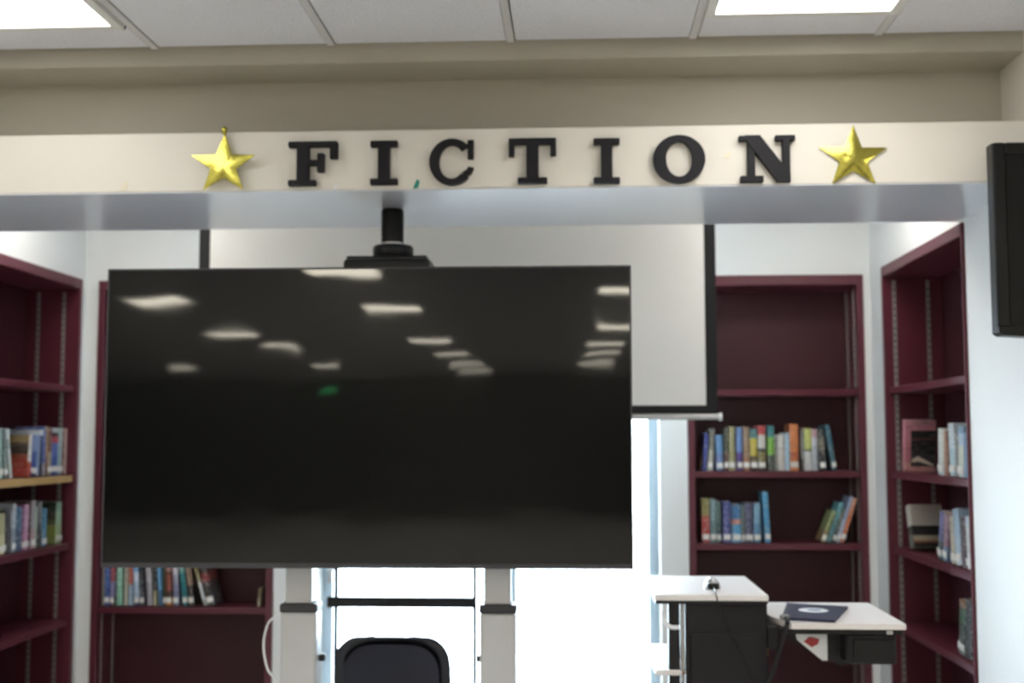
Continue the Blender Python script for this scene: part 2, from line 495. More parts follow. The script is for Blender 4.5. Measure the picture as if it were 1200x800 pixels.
# ============================================================ BOOKCASES
def bookcase(label, axis, a0, a1, face, deep, shelves, oak=None, strips=(), n0=.035, group='maroon bookcases set into the alcove walls'):
    """axis 'x': runs along x in the back wall, opening towards -y.  axis '+': in the right wall (opens to -x), '-': left wall (opens to +x)"""
    mid = (a0 + a1) / 2
    if axis == 'x':
        loc = (mid, face + deep / 2, 0)
        T = lambda a, d: (a, face + d)
    elif axis == '+':
        loc = (face + deep / 2, mid, 0)
        T = lambda a, d: (face + d, a)
    else:
        loc = (face - deep / 2, mid, 0)
        T = lambda a, d: (face - d, a)
    t = thing('bookcase', label, 'bookcase', loc, group)
    def B(name, m, A0, A1, D0, D1, z0, z1, bev=.003):
        p, q = T(A0, D0), T(A1, D1)
        return bx(name, m, t, min(p[0], q[0]), max(p[0], q[0]), min(p[1], q[1]), max(p[1], q[1]), z0, z1, bev=bev)
    e = .002
    H = BCZ - e
    pr = -.012
    B('side_panel', 'maroon', a0 + e, a0 + n0, pr, deep, 0.002, H)
    B('side_panel', 'maroon', a1 - .035, a1 - e, pr, deep, 0.002, H)
    B('top_panel', 'maroon', a0 + n0, a1 - .035, pr, deep, H - .05, H)
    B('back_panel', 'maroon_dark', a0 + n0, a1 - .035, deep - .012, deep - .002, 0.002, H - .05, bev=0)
    B('kick_board', 'maroon', a0 + n0, a1 - .035, .03, .05, 0.002, .09)
    for z in shelves:
        s = B('shelf', 'maroon', a0 + n0 + .001, a1 - .036, .006, deep - .014, z - .015, z + .015)
        if oak is not None and abs(z - oak) < .01:
            oe = B('edge_band', 'oak', a0 + n0 + .001, a1 - .036, .0, .006, z - .018, z + .017, bev=.002)
            oe.parent = s
            oe.location = Vector(oe.location)
            oe['label'] = 'bare light wood front edge'
    for sgn, A in ((1, a0 + n0), (-1, a1 - .035)):
        for D in strips:
            zz = [0.09] + [z for z in sorted(shelves) if z > .1] + [H - .05]
            bm = new()
            for z0, z1 in zip(zz, zz[1:]):
                p, q = T(A, D), T(A + sgn * .004, D + .016)
                add_box(bm, min(p[0], q[0]), max(p[0], q[0]), min(p[1], q[1]), max(p[1], q[1]), z0 + .017, z1 - .017)
            st = obj('shelf_standard', bm, 'strip', t)
            bm = new()
            z = .15
            while z < H - .1:
                if all(abs(z + .006 - s) > .03 for s in zz):
                    p, q = T(A + sgn * .0041, D + .005), T(A + sgn * .0046, D + .011)
                    add_box(bm, min(p[0], q[0]), max(p[0], q[0]), min(p[1], q[1]), max(p[1], q[1]), z, z + .012)
                z += .03
            sl = obj('slots', bm, 'slot', st)
            sl['kind'] = 'stuff'
    return t
bookcase('maroon bookcase in the left wall, its upper shelf edged in light wood', '-', LN0, LN1, XL, .27, [.09, .38, .70, 1.07, 1.403, 1.845], oak=1.403, strips=(.06, .19))
bookcase('maroon bookcase in the back wall, mostly hidden behind the big black screen', 'x', BL0, BL1, YB, .28, [.09, .745, 1.072, 1.42, 1.82], strips=(.05, .20))
bookcase('maroon bookcase in the back wall to the right of the window', 'x', BR0, BR1, YB, .28, [.09, .722, 1.068, 1.42, 1.82], strips=(.05, .20))
bookcase('maroon bookcase in the right wall beside the dark wall display', '+', RN0, RN1, XR, .27, [.09, .38, .745, 1.083, 1.428, 1.815], strips=(.03, .185), n0=.014)
# ============================================================ BOOKS (measured positions, metres)
SHELVES = [
 ('right bookcase upper', 1, 6.012, 1.435, 0, [
  ('thin dark brown', 0.6127, 0.0085, 0.091, 0.0, '5a3c28', '', ''),
  ('royal blue', 0.6304, 0.0202, 0.184, 0.068, '37479b', '', ''),
  ('grey mottled leaning', 0.6586, 0.0262, 0.205, 0.071, 'a8a597|6a685e .5', 'w', ''),
  ('sky blue', 0.7076, 0.0323, 0.175, -0.024, '6a7fb4|5f8fc4 .45', 'w', ''),
  ('green over dark red', 0.7395, 0.0214, 0.209, 0.0, '541a18|3e4433 .42', 'w', ''),
  ('olive khaki', 0.7676, 0.0291, 0.217, 0.0, '97915a', 'w', ''),
  ('blue over purple', 0.8045, 0.0262, 0.213, 0.0, '5b3f8e|6d92d0 .42', 'w', ''),
  ('tan brown', 0.8378, 0.0303, 0.217, 0.0, 'a06a46|8d6c50 .3', 'w', ''),
  ('yellow titled black', 0.8742, 0.0323, 0.204, 0.0, '2a2420|6b5431 .12|1f1d1c .32|cdb52c .35|3d7f83 .78', 'w', ''),
  ('red topped black and white', 0.9136, 0.0363, 0.221, 0.0, '23211f|7c7231 .2|1c1b1a .42|c9c6bd .5|c22e35 .8', 'w', ''),
  ('teal and lime green', 0.9583, 0.0302, 0.221, 0.0, '4a5550|7cc13a .34|2d8088 .75', '', ''),
  ('slim grey', 0.9832, 0.0141, 0.179, 0.0, '8c8a84', '', ''),
  ('cream white', 1.0077, 0.031, 0.179, 0.0, 'cdc5ba|b9b2a6 .6|d6cfc6 .62', '', ''),
  ('pale blue', 1.0371, 0.0221, 0.187, 0.0, 'a5c0d2', '', ''),
  ('tall orange', 1.0711, 0.0406, 0.229, 0.0, 'dd7a3f|e8b58d .16|d9703a .2|c85f36 .3|dd7d42 .4', 'w', ''),
  ('charcoal speckled', 1.1117, 0.0141, 0.204, 0.0, '44423f|8a8a86 .3', '', ''),
  ('lime topped white', 1.1384, 0.0345, 0.208, 0.0, 'c9cbc6|3c3f3c .46|cdd46e .5|c6ce66 .97', '', ''),
  ('lilac grey', 1.1719, 0.0269, 0.204, -0.005, 'a9afb8|c8c9d4 .6|c49aa6 .8', '', ''),
  ('black with beige lettering', 1.2093, 0.0292, 0.204, -0.034, '33343c|77705f .5|3a3b42 .8', 'w', ''),
  ('teal leaning on its neighbours', 1.2657, 0.0233, 0.224, -0.152, '276178|2d6c82 .5', 'w', ''),
 ]),
 ('right bookcase lower', 1, 6.012, 1.084, 0, [
  ('olive over red', 0.6339, 0.0363, 0.217, 0.0, 'b93834|c24a3c .45|8f8848 .6', 'w', ''),
  ('grey teal', 0.6708, 0.0274, 0.213, 0.0, '6f8e92|84a5aa .5', 'w', ''),
  ('dark slate green', 0.6972, 0.0181, 0.2, 0.0, '3c6064|57756f .5', 'w', ''),
  ('indigo blue', 0.7377, 0.0362, 0.2, 0.0, '3c4790', 'w', ''),
  ('bright blue with red band', 0.7843, 0.0422, 0.188, 0.0, '5d9fc8|3c93c6 .22|d07a64 .48|2f6ea3 .6|23608e .9', 'w', ''),
  ('slim grey green', 0.8172, 0.0137, 0.179, 0.0, '6d7a77', 'w', ''),
  ('navy violet', 0.8454, 0.0361, 0.196, 0.0, '44496e|4f4a72 .6', 'w', ''),
  ('steel blue', 0.8847, 0.0321, 0.192, 0.0, '5f94bb|78a9c6 .5', 'w', ''),
  ('tall cyan blue', 0.9354, 0.026, 0.246, -0.042, '3a97c8', 'w', ''),
  ('olive green leaning', 1.199, 0.0218, 0.164, 0.387, '85692f|7b8a45 .35', 'w', ''),
  ('teal leaning', 1.2278, 0.0176, 0.205, 0.351, '3f8791|4fa0ac .6', '', ''),
  ('charcoal leaning', 1.2498, 0.017, 0.174, 0.337, '33393c|5e6a60 .4', 'w', ''),
  ('pale lavender blue leaning', 1.2702, 0.0168, 0.233, 0.328, 'a8b2cc|8ea0c4 .5', 'w', ''),
  ('orange leaning', 1.2916, 0.0204, 0.225, 0.324, 'd3673a|cc7a55 .6', 'w', ''),
 ]),
 ('left bookcase bottom', 1, 6.012, 0.762, 0, [
  ('thin grey', -2.3757, 0.007, 0.194, -0.004, '8e8d86', '', ''),
  ('cobalt blue', -2.3549, 0.0275, 0.215, -0.016, '2c4f9f|3a62b5 .4', 'w', ''),
  ('red topped lavender', -2.3286, 0.0207, 0.194, 0.0, '3a2540|7d74a8 .2|b03343 .62', 'w', ''),
  ('mint green', -2.2939, 0.0296, 0.203, 0.0, '86c7a8|9bd3ba .5', '', ''),
  ('cream grey', -2.2591, 0.0211, 0.198, 0.0, 'b3ae9c', '', ''),
  ('red topped light blue', -2.234, 0.019, 0.19, -0.023, '8fb0cc|c3513f .55', '', ''),
  ('white and sky blue', -2.2014, 0.0274, 0.195, -0.067, '3d2d6e|a9c1de .2|c9d4e6 .6|6fa6dc .85', 'w', ''),
  ('dark navy', -2.1742, 0.021, 0.208, -0.063, '1f2438', 'w', ''),
  ('lilac grey leaning', -2.1345, 0.0282, 0.229, -0.076, 'a39da6|b3adb4 .5', '', ''),
  ('black slim with cream foot', -2.1093, 0.0156, 0.212, -0.041, 'a8a074|22242c .35', '', ''),
  ('sky blue leaning', -2.0804, 0.0176, 0.221, -0.079, '3b72a0|62a9dc .35', '', ''),
  ('dark olive', -2.062, 0.0133, 0.208, -0.02, '454c2d', 'w', ''),
  ('maroon with pink lettering', -2.04, 0.0281, 0.212, -0.016, 'c77d2c|42241f .2|9b4a3a .35|4a2726 .75|c08b84 .8', 'w', ''),
  ('lilac blue leaning', -2.002, 0.0269, 0.221, -0.048, '7c81a5|9a9bb2 .5|d5cbd8 .7', 'w', ''),
  ('turquoise leaning', -1.9535, 0.0233, 0.232, -0.137, '16828e|2a9199 .5|7fb9ae .7', 'w', ''),
  ('brown and black leaning', -1.9237, 0.0271, 0.222, -0.117, '25201f|8a6c55 .45', 'w', ''),
  ('olive spined leaning', -1.8547, 0.0145, 0.243, -0.272, '9a9a94|c5c9cc .12|8f8650 .5', '', ''),
  ('black with red lettering leaning', -1.8231, 0.0365, 0.242, -0.254, '2b2b2e|1d1a1c .3|8e2424 .5|1c191b .68', 'w', ''),
  ('slim cream, alone at right end,', -1.5851, 0.0142, 0.088, 0.073, 'a99c7c|8a7a55 .5', '', ''),
 ]),
 ('left bookcase middle', 1, 6.012, 1.087, 0, [
  ('red and white', -2.37, 0.02, 0.209, 0.0, '2a2a33|c9cdd2 .1|8f2630 .25|c9b7b0 .8', 'w', ''),
 ]),
 ('left wall upper', 0, -2.52, 1.42, 1, [
  ('pale green, nearest,', 5.1823, 0.0555, 0.22, -0.083, '9dbcb8|8db0ab .4', 'w', ''),
  ('grey slate', 5.2367, 0.0296, 0.217, -0.117, '6d8784|56706f .6', 'w', ''),
  ('thin white tilted', 5.2918, 0.025, 0.222, -0.223, 'c9d0cc|a4aca8 .6|d8dfdf .8', '', ''),
  ('tan and orange, cover showing,', 5.4686, 0.0279, 0.194, 0.068, 'c95237|d9d4cf .35', '', 'C:c4402f|b5402c .2|9a4a33 .45|4b4038 .55|5d4b38 .75|a58d55 .82'),
  ('blue violet', 5.5152, 0.0501, 0.194, 0.063, '3a2d72|c7c4dc .12|39529f .2|7289bd .6', 'w', ''),
  ('slim light blue', 5.5569, 0.0214, 0.194, 0.046, '8093b8', '', ''),
  ('dark navy blue', 5.5866, 0.0262, 0.218, 0.025, '2c2a33|1b3a66 .25|d0dbe4 .88', '', ''),
  ('blue beside yellow', 5.6206, 0.0282, 0.234, 0.003, '8c8a9c|4a5ea8 .25|4f66b0 .8', '', ''),
  ('brown and ochre', 5.6487, 0.0244, 0.235, 0.0, '8a5328|a5762f .4', '', ''),
  ('taupe', 5.6852, 0.0412, 0.231, 0.0, '9c8a78|6c3f2e .5', 'w', ''),
  ('medium blue with red mark', 5.7421, 0.0642, 0.227, 0.03, '3f5fb4|5374c8 .4|c13b47 .68|2b2a34 .82|a8b0b5 .9', 'w', ''),
  ('pale teal', 5.8026, 0.044, 0.228, 0.008, '93b0ac|a3bbb5 .6', 'w', ''),
  ('thin dark red', 5.8358, 0.018, 0.215, 0.003, '7c2d2a', '', ''),
  ('peach cream', 5.8588, 0.0258, 0.228, 0.001, 'c6a294', '', ''),
 ]),
 ('left wall lower', 0, -2.52, 1.087, 1, [
  ('cream, nearest,', 5.2154, 0.0818, 0.179, -0.049, 'c8be8f|b7ad7e .5', 'w', ''),
  ('black', 5.2868, 0.0427, 0.194, -0.078, '24242b|2b2f3a .6', '', ''),
  ('silver white slim', 5.3319, 0.0316, 0.22, 0.033, '8c969f|b4bec6 .5', 'w', ''),
  ('petrol blue', 5.3853, 0.0564, 0.202, 0.005, '2d4f74|36638a .5', '', ''),
  ('magenta', 5.4246, 0.0171, 0.208, 0.005, '8c3a6e', 'w', ''),
  ('pale pink', 5.4549, 0.0407, 0.209, 0.032, 'c487a8|cf9ab6 .5', 'w', ''),
  ('maroon', 5.4925, 0.0162, 0.22, 0.013, '5e2436', '', ''),
  ('grey rose', 5.5231, 0.042, 0.222, 0.032, 'b98d8d|a09a97 .4', 'w', ''),
  ('light sage green', 5.5524, 0.0152, 0.192, 0.036, 'a3b59c', '', ''),
  ('dark grey', 5.6, 0.0513, 0.215, -0.024, '3a3d3e|5a5f60 .5', '', ''),
  ('bright sky blue', 5.6481, 0.0416, 0.179, 0.019, '3e87ad|2f7aa4 .5', 'w', ''),
  ('green and yellow, face turned out,', 5.8092, 0.0599, 0.203, 0.0, '9ab07c|8fb090 .5|7ba08c .8', 'w', 'C:7f8a35|8c9434 .2|55592a .45|3a3320 .6|2f3a28 .8'),
 ]),
 ('right wall upper', 0, 1.478, 1.444, -1, [
  ('rose pink, black picture on cover,', 5.5786, 0.0415, 0.232, 0.125, 'cc8b86|c4707e .2|cf7c88 .5|d08790 .9', '', 'P'),
  ('ivory', 5.015, 0.0694, 0.188, 0.054, 'b7cdd3|cfd3cc .2', 'w', ''),
  ('slim peach', 4.9512, 0.0324, 0.18, 0.008, 'b98d78', '', ''),
  ('tall white', 4.859, 0.0736, 0.207, -0.053, 'a9c6cf|bccbd3 .5', 'w', ''),
  ('slim grey', 4.8031, 0.0206, 0.173, 0.0, '85847f', '', ''),
  ('pale blue and white', 4.7573, 0.0634, 0.196, 0.046, 'bfc9cf|bcc5b4 .2|9ab0c4 .6|6a8fae .85', 'w', ''),
  ('mid blue', 4.6872, 0.055, 0.172, 0.007, '3f73a0|3a6b9a .5', '', ''),
  ('small green', 4.6418, 0.023, 0.073, 0.067, '8fae94|c98a6e .6', '', ''),
 ]),
 ('right wall lower', 0, 1.478, 1.099, -1, [
  ('cream and black, face turned out,', 5.4769, 0.0576, 0.193, -0.292, '6a6f68|3a3d3a .3|303434 .45|c7c0b2 .5', '', 'C:1c1a1b|8c4a2c .1|a59a80 .15|1d1b1c .27|b0a699 .5'),
  ('violet blue tilted', 5.0671, 0.0457, 0.198, 0.239, '44555e|4d5590 .4|5b62a4 .7', 'w', ''),
  ('mauve tilted', 4.9949, 0.049, 0.193, 0.152, '5a7ba0|8e6478 .3|a07a8c .7', 'w', ''),
  ('beige', 4.8766, 0.0502, 0.187, -0.157, 'c2b49d|b9ab90 .6', 'w', ''),
  ('powder blue tilted', 4.8151, 0.0681, 0.217, -0.149, 'c7ccd2|a7bccf .2|9bb7d0 .5', 'w', ''),
  ('dark plum', 4.7486, 0.0499, 0.194, -0.054, '45222e', '', ''),
  ('off white', 4.6804, 0.0638, 0.198, -0.076, 'ddd9d8|c7c8c0 .3|b5c3cf .8', 'w', ''),
 ]),
 ('right wall bottom', 0, 1.478, 0.762, -1, [
  ('dark green', 4.8149, 0.076, 0.205, 0.126, '5a6a68|20342a .2|2c5a3c .6|9a6a4a .88', 'w', ''),
  ('black, nearest,', 4.731, 0.0687, 0.221, 0.09, '1b1c1e', '', ''),
 ]),
]
SHELF_WORDS = {
 'right bookcase upper': 'on the upper shelf right of the window',
 'right bookcase lower': 'on the lower shelf right of the window',
 'left bookcase bottom': 'on the shelf under the big screen',
 'left bookcase middle': 'peeping out left of the big black screen',
 'left wall upper': 'on the wood-edged shelf at left',
 'left wall lower': 'on the shelf below the wood-edged one',
 'right wall upper': 'on the upper row of the right wall bookcase',
 'right wall lower': 'on the lower row of the right wall bookcase',
 'right wall bottom': 'on the lowest visible shelf of the right wall bookcase',
}
def art(d):
    return d
def make_book(key, ax, val, base, rot, row, k):
    desc, pos, t, h, lean, bands, lab, ex = row
    depth = 0.150 + 0.012 * math.sin(k * 2.3)
    t = max(t, .008)
    z = base + 0.0015 + abs(math.sin(lean)) * t / 2
    loc = (pos, val, z) if ax == 1 else (val, pos, z)
    words = 'slim ' if (t < .016 and 'slim' not in desc and 'thin' not in desc) else ''
    label = (words + desc.rstrip(',') + ' book ' + SHELF_WORDS[key]) if ',' not in desc else (desc.split(',')[0] + ' book, ' + desc.split(',', 1)[1].strip(' ,') + ', ' + SHELF_WORDS[key]).replace(', ,', ',')
    r = thing('book', label, 'book', (0, 0, 0), 'books ' + SHELF_WORDS[key])
    m = band_mat('book_cover_print', bands, k, 0.30 if t > .014 else .1)
    # cover: two boards and a slightly rounded spine, one folded outline
    n = 5
    outer = [(-t / 2, depth)] + [(-t / 2 * math.cos(PI * i / (n - 1)), -0.0045 * math.sin(PI * i / (n - 1)) + .004) for i in range(n)] + [(t / 2, depth)]
    c = min(.0022, t * .2)
    inner = [(t / 2 - c, depth), (t / 2 - c, .007), (-t / 2 + c, .007), (-t / 2 + c, depth)]
    bm = new(); add_prism(bm, outer + inner, 2, 0, h); obj('cover', bm, m, r)
    bm = new(); add_box(bm, -t / 2 + c, t / 2 - c, .0075, depth - .004, .003, h - .003); obj('pages', bm, 'paper', r)
    if lab == 'w':
        bm = new(); add_box(bm, -t / 2 * .93, t / 2 * .93, -.0014, .003, h * .075, h * .075 + .026); obj('spine_sticker', bm, 'sticker', r)
    if ex:
        side = -1 if rot == 1 else 1
        if ex.startswith('C:'):
            fm = band_mat('front_cover_print', ex[2:], k + 3, .12)
            bm = new(); add_box(bm, side * t / 2, side * (t / 2 + .0006), .008, depth - .001, .001, h - .001)
            obj('front_cover', bm, fm, r)
        else:
            bm = new(); add_box(bm, side * t / 2, side * (t / 2 + .0006), .030, depth - .001, h * .10, h * .80)
            fp = obj('cover_picture', bm, band_mat('cover_picture_print', '2b2422|3f3b3c .12|211f24 .35|5e3a38 .72|262628 .8', k, .1), r)
            add_pic = new(); add_prism(add_pic, [(.035, h * .24), (.06, h * .30), (.13, h * .14), (.13, h * .11), (.06, h * .2), (.035, h * .18)], 0, side * (t / 2 + .0006), side * (t / 2 + .0012))
            obj('picture_pale_shape', add_pic, 'paper', fp)  # pale pointed shape laid on the cover picture
    r.location = loc
    r.rotation_euler = (0, lean, {0: 0, -1: -PI / 2, 1: PI / 2}[rot])
kk = 0
for key, ax, val, base, rot, rows in SHELVES:
    for row in rows:
        kk += 1
        make_book(key, ax, val, base, rot, row, kk)
# an open-lying book on the third shelf of the left wall bookcase
t = thing('book', 'worn dark book lying flat on the low shelf at the far left', 'book', (XL - .13, 5.20, .7165))
bm = new(); add_box(bm, XL - .20, XL - .06, 5.10, 5.30, .7165, .7195); add_box(bm, XL - .20, XL - .06, 5.10, 5.30, .7375, .7405); add_box(bm, XL - .063, XL - .06, 5.10, 5.30, .7195, .7375)
obj('cover', bm, 'cart_body', t)
bx('pages', 'paper', t, XL - .197, XL - .064, 5.103, 5.297, .7196, .7374)

# ============================================================ THE WORD SIGN
LY1 = YF - .001
LY0 = LY1 - .022
def R2(x0, x1, z0, z1):
    return [(x0, z0), (x1, z0), (x1, z1), (x0, z1)]
def letter(ch, x0, x1, z0, z1, label):
    w_, h_ = x1 - x0, z1 - z0
    bm = new()
    cnt = [0]
    def rect(a, b, c, d):
        cnt[0] += 1
        add_box(bm, x0 + a * w_, x0 + b * w_, LY0 - cnt[0] * .0004, LY1, z0 + c * h_, z0 + d * h_, bev=.0025)
    if ch == 'I':
        rect(0, 1, 0, .14); rect(0, 1, .86, 1); rect(.28, .72, .10, .90)
    elif ch == 'F':
        rect(0, .56, 0, .13); rect(0, .98, .87, 1); rect(.17, .42, .08, .95); rect(.83, .99, .60, .98); rect(.36, .70, .455, .575); rect(.58, .72, .30, .73)
    elif ch == 'T':
        rect(0, 1, .86, 1); rect(0, .12, .60, .98); rect(.88, 1, .60, .98); rect(.37, .63, .08, .92); rect(.19, .81, 0, .13)
    elif ch == 'N':
        rect(0, .42, 0, .14); rect(.13, .27, .08, .92); rect(-.02, .30, .88, 1); rect(.64, 1.0, .88, 1); rect(.76, .90, .06, .94)
        pts = [(x0 + a * w_, z0 + b * h_) for a, b in ((.08, 1), (.36, 1), (.90, .16), (.90, 0), (.68, 0), (.14, .84))]
        add_prism(bm, pts, 1, LY0 - .004, LY1)
    else:
        cx, cz = (x0 + x1) / 2, (z0 + z1) / 2
        n = 48
        if ch == 'O':
            angs = [2 * PI * i / n for i in range(n)]
        else:
            a0_, a1_ = math.radians(42), math.radians(318)
            angs = [a0_ + (a1_ - a0_) * i / (n - 1) for i in range(n)]
        rx, rz = w_ / 2, h_ / 2
        tx, tz = rx * .50 if ch == 'O' else rx * .46, rz * .27
        if ch == 'C':
            rx *= 1.04
        O, I = [], []
        for a in angs:
            O.append((cx + rx * math.cos(a), cz + rz * math.sin(a)))
            I.append((cx + (rx - tx) * math.cos(a), cz + (rz - tz) * math.sin(a)))
        f = [[bm.verts.new((p[0], y, p[1])) for p in L] for L in (O, I) for y in (LY0, LY1)]
        m_ = n if ch == 'O' else n - 1
        for i in range(m_):
            j = (i + 1) % n
            bm.faces.new((f[0][i], f[0][j], f[2][j], f[2][i])); bm.faces.new((f[1][i], f[1][j], f[3][j], f[3][i]))
            bm.faces.new((f[0][i], f[1][i], f[1][j], f[0][j])); bm.faces.new((f[2][i], f[2][j], f[3][j], f[3][i]))
        if ch == 'C':
            for i in (0, n - 1):
                bm.faces.new((f[0][i], f[2][i], f[3][i], f[1][i]))
            rect(.86, 1.0, .56, .97)
            # lower terminal, slightly rounded
            add_prism(bm, [(x0 + a * w_, z0 + b * h_) for a, b in ((.80, .17), (.94, .24), (1.0, .37), (.88, .39), (.83, .32), (.74, .28))], 1, LY0, LY1)
    o = obj('sign_letter', bm, 'letter', loc=((x0 + x1) / 2, YF, z0))
    tag(o, label, 'letter', 'black letters of the word on the header')
letter('F', -.941, -.775, 2.425, 2.5724, 'black slab serif letter F, first of the word on the header')
letter('I', -.669, -.579, 2.425, 2.5714, 'black slab serif letter I right after the F')
letter('C', -.472, -.329, 2.421, 2.5745, 'black slab serif letter C in the middle of the word')
letter('T', -.2147, -.0595, 2.423, 2.573, 'black slab serif letter T in the middle of the word')
letter('I', .0617, .1461, 2.4195, 2.5692, 'black slab serif letter I between the T and the O')
letter('O', .2536, .4217, 2.418, 2.576, 'black slab serif letter O next to last in the word')
letter('N', .533, .710, 2.418, 2.5707, 'black slab serif letter N, last of the word on the header')

def star(pts5, label, tilt, yawk=0.0, tip=None, puff=1.0):
    """puffed foil star: five outer points, inner points between, raised centre and ridges"""
    cx = sum(p[0] for p in pts5) / 5; cz = sum(p[1] for p in pts5) / 5 - .003
    bm = new()
    def ring(y, s):
        vs = []
        for i in range(5):
            p, q = pts5[i], pts5[(i + 1) % 5]
            vs.append(bm.verts.new((cx + (p[0] - cx) * s, y, cz + (p[1] - cz) * s)))
            mxx, mz = (p[0] + q[0]) / 2 - cx, (p[1] + q[1]) / 2 - cz
            k = .50
            vs.append(bm.verts.new((cx + mxx * k * s, y, cz + mz * k * s)))
        return vs
    yb = YF - .003
    a = ring(yb, 1.0); b = ring(yb - .004, 1.0); c_ = ring(yb - .004 - .006 * puff, .55)
    top = bm.verts.new((cx, yb - .004 - .010 * puff, cz))
    for L0, L1 in ((a, b), (b, c_)):
        for i in range(10):
            j = (i + 1) % 10
            bm.faces.new((L0[i], L0[j], L1[j], L1[i]))
    for i in range(10):
        bm.faces.new((c_[i], c_[(i + 1) % 10], top))
    bm.faces.new(list(reversed(a)))
    # light forward tilt of the whole star about its lower edge
    zmin = min(v.co.z for v in bm.verts)
    zmax = max(v.co.z for v in bm.verts)
    xmin = min(v.co.x for v in bm.verts)
    for v in bm.verts:
        v.co.y -= (zmax - v.co.z) * tilt + (v.co.x - xmin) * yawk
    if tip:
        add_lathe(bm, [(.006, tip[1] - .014), (.0095, tip[1] - .004), (.0105, tip[1] + .002), (.008, tip[1] + .009), (.003, tip[1] + .012)], tip[0], yb - .022, 12)
    o = obj('foil_star', bm, 'foil', loc=(cx, YF, zmin), smooth=True)
    tag(o, label, 'star', 'gold foil stars at both ends of the word')
# order: top, right, bottom right, bottom left, left
star([(-1.154, 2.606), (-1.048, 2.528), (-1.086, 2.411), (-1.223, 2.413), (-1.268, 2.534)], 'gold foil star left of the letter F, catching the ceiling light', .065, .085, tip=(-1.154, 2.613), puff=.65)
star([(.898, 2.603), (1.004, 2.528), (.964, 2.411), (.826, 2.412), (.788, 2.533)], 'gold foil star right of the letter N, evenly dull', .02)

def scrap(x, z, w_, h_, m, label, rotz=0):
    bm = new()
    add_prism(bm, [(x - w_ / 2, z - h_ / 2), (x + w_ * .3, z - h_ * .4), (x + w_ / 2, z + h_ * .3), (x + w_ * .1, z + h_ / 2), (x - w_ * .2, z + h_ * .1)], 1, YF - .0022, YF - .0006)
    o = obj('tape_scrap', bm, m, loc=(x, YF, z - h_ / 2)); tag(o, label, 'tape', 'scraps of tape left on the header')
scrap(-.519, 2.430, .022, .032, 'teal', 'torn scrap of teal tape on the header below and left of the C')
scrap(-.787, 2.424, .014, .016, 'white', 'tiny white scrap on the header edge below the F')
scrap(-1.497, 2.436, .030, .034, 'clear', 'yellowed patch of old tape on the header at the far left')
scrap(.494, 2.512, .026, .024, 'clear', 'faint patch of old tape on the header between O and N')

# ============================================================ BIG DISPLAY ON ITS LIFT STAND
TVX0, TVX1, TVZ0, TVZ1, TVY = -1.528, .1785, 1.186, 2.152, 3.85
tv = thing('flat_screen_display', 'large black flat screen display in front of the alcove, ceiling lights mirrored in it', 'display', (-.675, 3.88, TVZ0))
bm = new(); add_box(bm, TVX0, TVX1, TVY + .004, TVY + .035, TVZ0, TVZ1, bev=.003)
obj('housing', bm, 'black', tv)
bm = new()
add_box(bm, TVX0, TVX1, TVY - .003, TVY + .004, TVZ0, TVZ0 + .016, bev=.001); add_box(bm, TVX0, TVX1, TVY - .003, TVY + .004, TVZ1 - .006, TVZ1, bev=.001)
add_box(bm, TVX0, TVX0 + .006, TVY - .003, TVY + .004, TVZ0 + .016, TVZ1 - .006, bev=.001); add_box(bm, TVX1 - .006, TVX1, TVY - .003, TVY + .004, TVZ0 + .016, TVZ1 - .006, bev=.001)
obj('bezel', bm, 'collar', tv)
bx('screen', 'tv', tv, TVX0 + .006, TVX1 - .006, TVY, TVY + .004, TVZ0 + .016, TVZ1 - .006)
bx('rear_cover', 'black', tv, TVX0 + .25, TVX1 - .25, TVY + .035, TVY + .075, TVZ0 + .12, TVZ1 - .18, bev=.01)
tv.rotation_euler = (0, 0, math.radians(0.5))

st = thing('display_stand', 'pale grey two-column lift stand carrying the big black display', 'stand', (-.585, 3.99, 0))
for x0, x1 in ((-.972, -.853), (-.316, -.199)):
    xm = (x0 + x1) / 2
    o = bx('outer_column', 'post', st, x0, x1, 3.965, 4.055, .09, 1.03, bev=.008, seg=2)
    bx('collar', 'collar', st, x0 - .003, x1 + .003, 3.962, 4.058, 1.03, 1.058, bev=.006, seg=2)
    bx('inner_column', 'post', st, xm - .046, xm + .042, 3.972, 4.048, 1.058, 1.86, bev=.006, seg=2)
    bx('foot', 'post', st, xm - .05, xm + .05, 3.62, 4.42, .03, .09, bev=.012, seg=2)
    for y in (3.66, 4.38):
        bm = new(); add_prism(bm, [(y + .03 * math.cos(a * PI / 8), .03 + .03 * math.sin(a * PI / 8)) for a in range(16)], 0, xm - .014, xm + .014); obj('caster', bm, 'black', st)
bx('crossbar', 'post', st, -.853, -.316, 3.985, 4.035, .22, .30, bev=.006)
bx('mounting_rail', 'blackmetal', st, -1.05, -.12, 3.945, 3.970, 1.50, 1.58, bev=.003)
bx('mounting_rail', 'blackmetal', st, -1.05, -.12, 3.945, 3.970, 1.76, 1.84, bev=.003)
cb = new(); add_tube(cb, [(-.985, 4.00, 1.02), (-1.02, 4.0, .99), (-1.035, 4.0, .92), (-1.02, 4.0, .84), (-.985, 4.0, .80), (-.975, 4.0, .76)], .004, 8, 6)
obj('loose_cable', cb, 'white', st)
for x0, z in ((-.845, .868), (-.322, .868)):
    bx('cable_clip', 'black', st, x0 - .006, x0 + .014, 4.0, 4.02, z, z + .022, bev=.002)

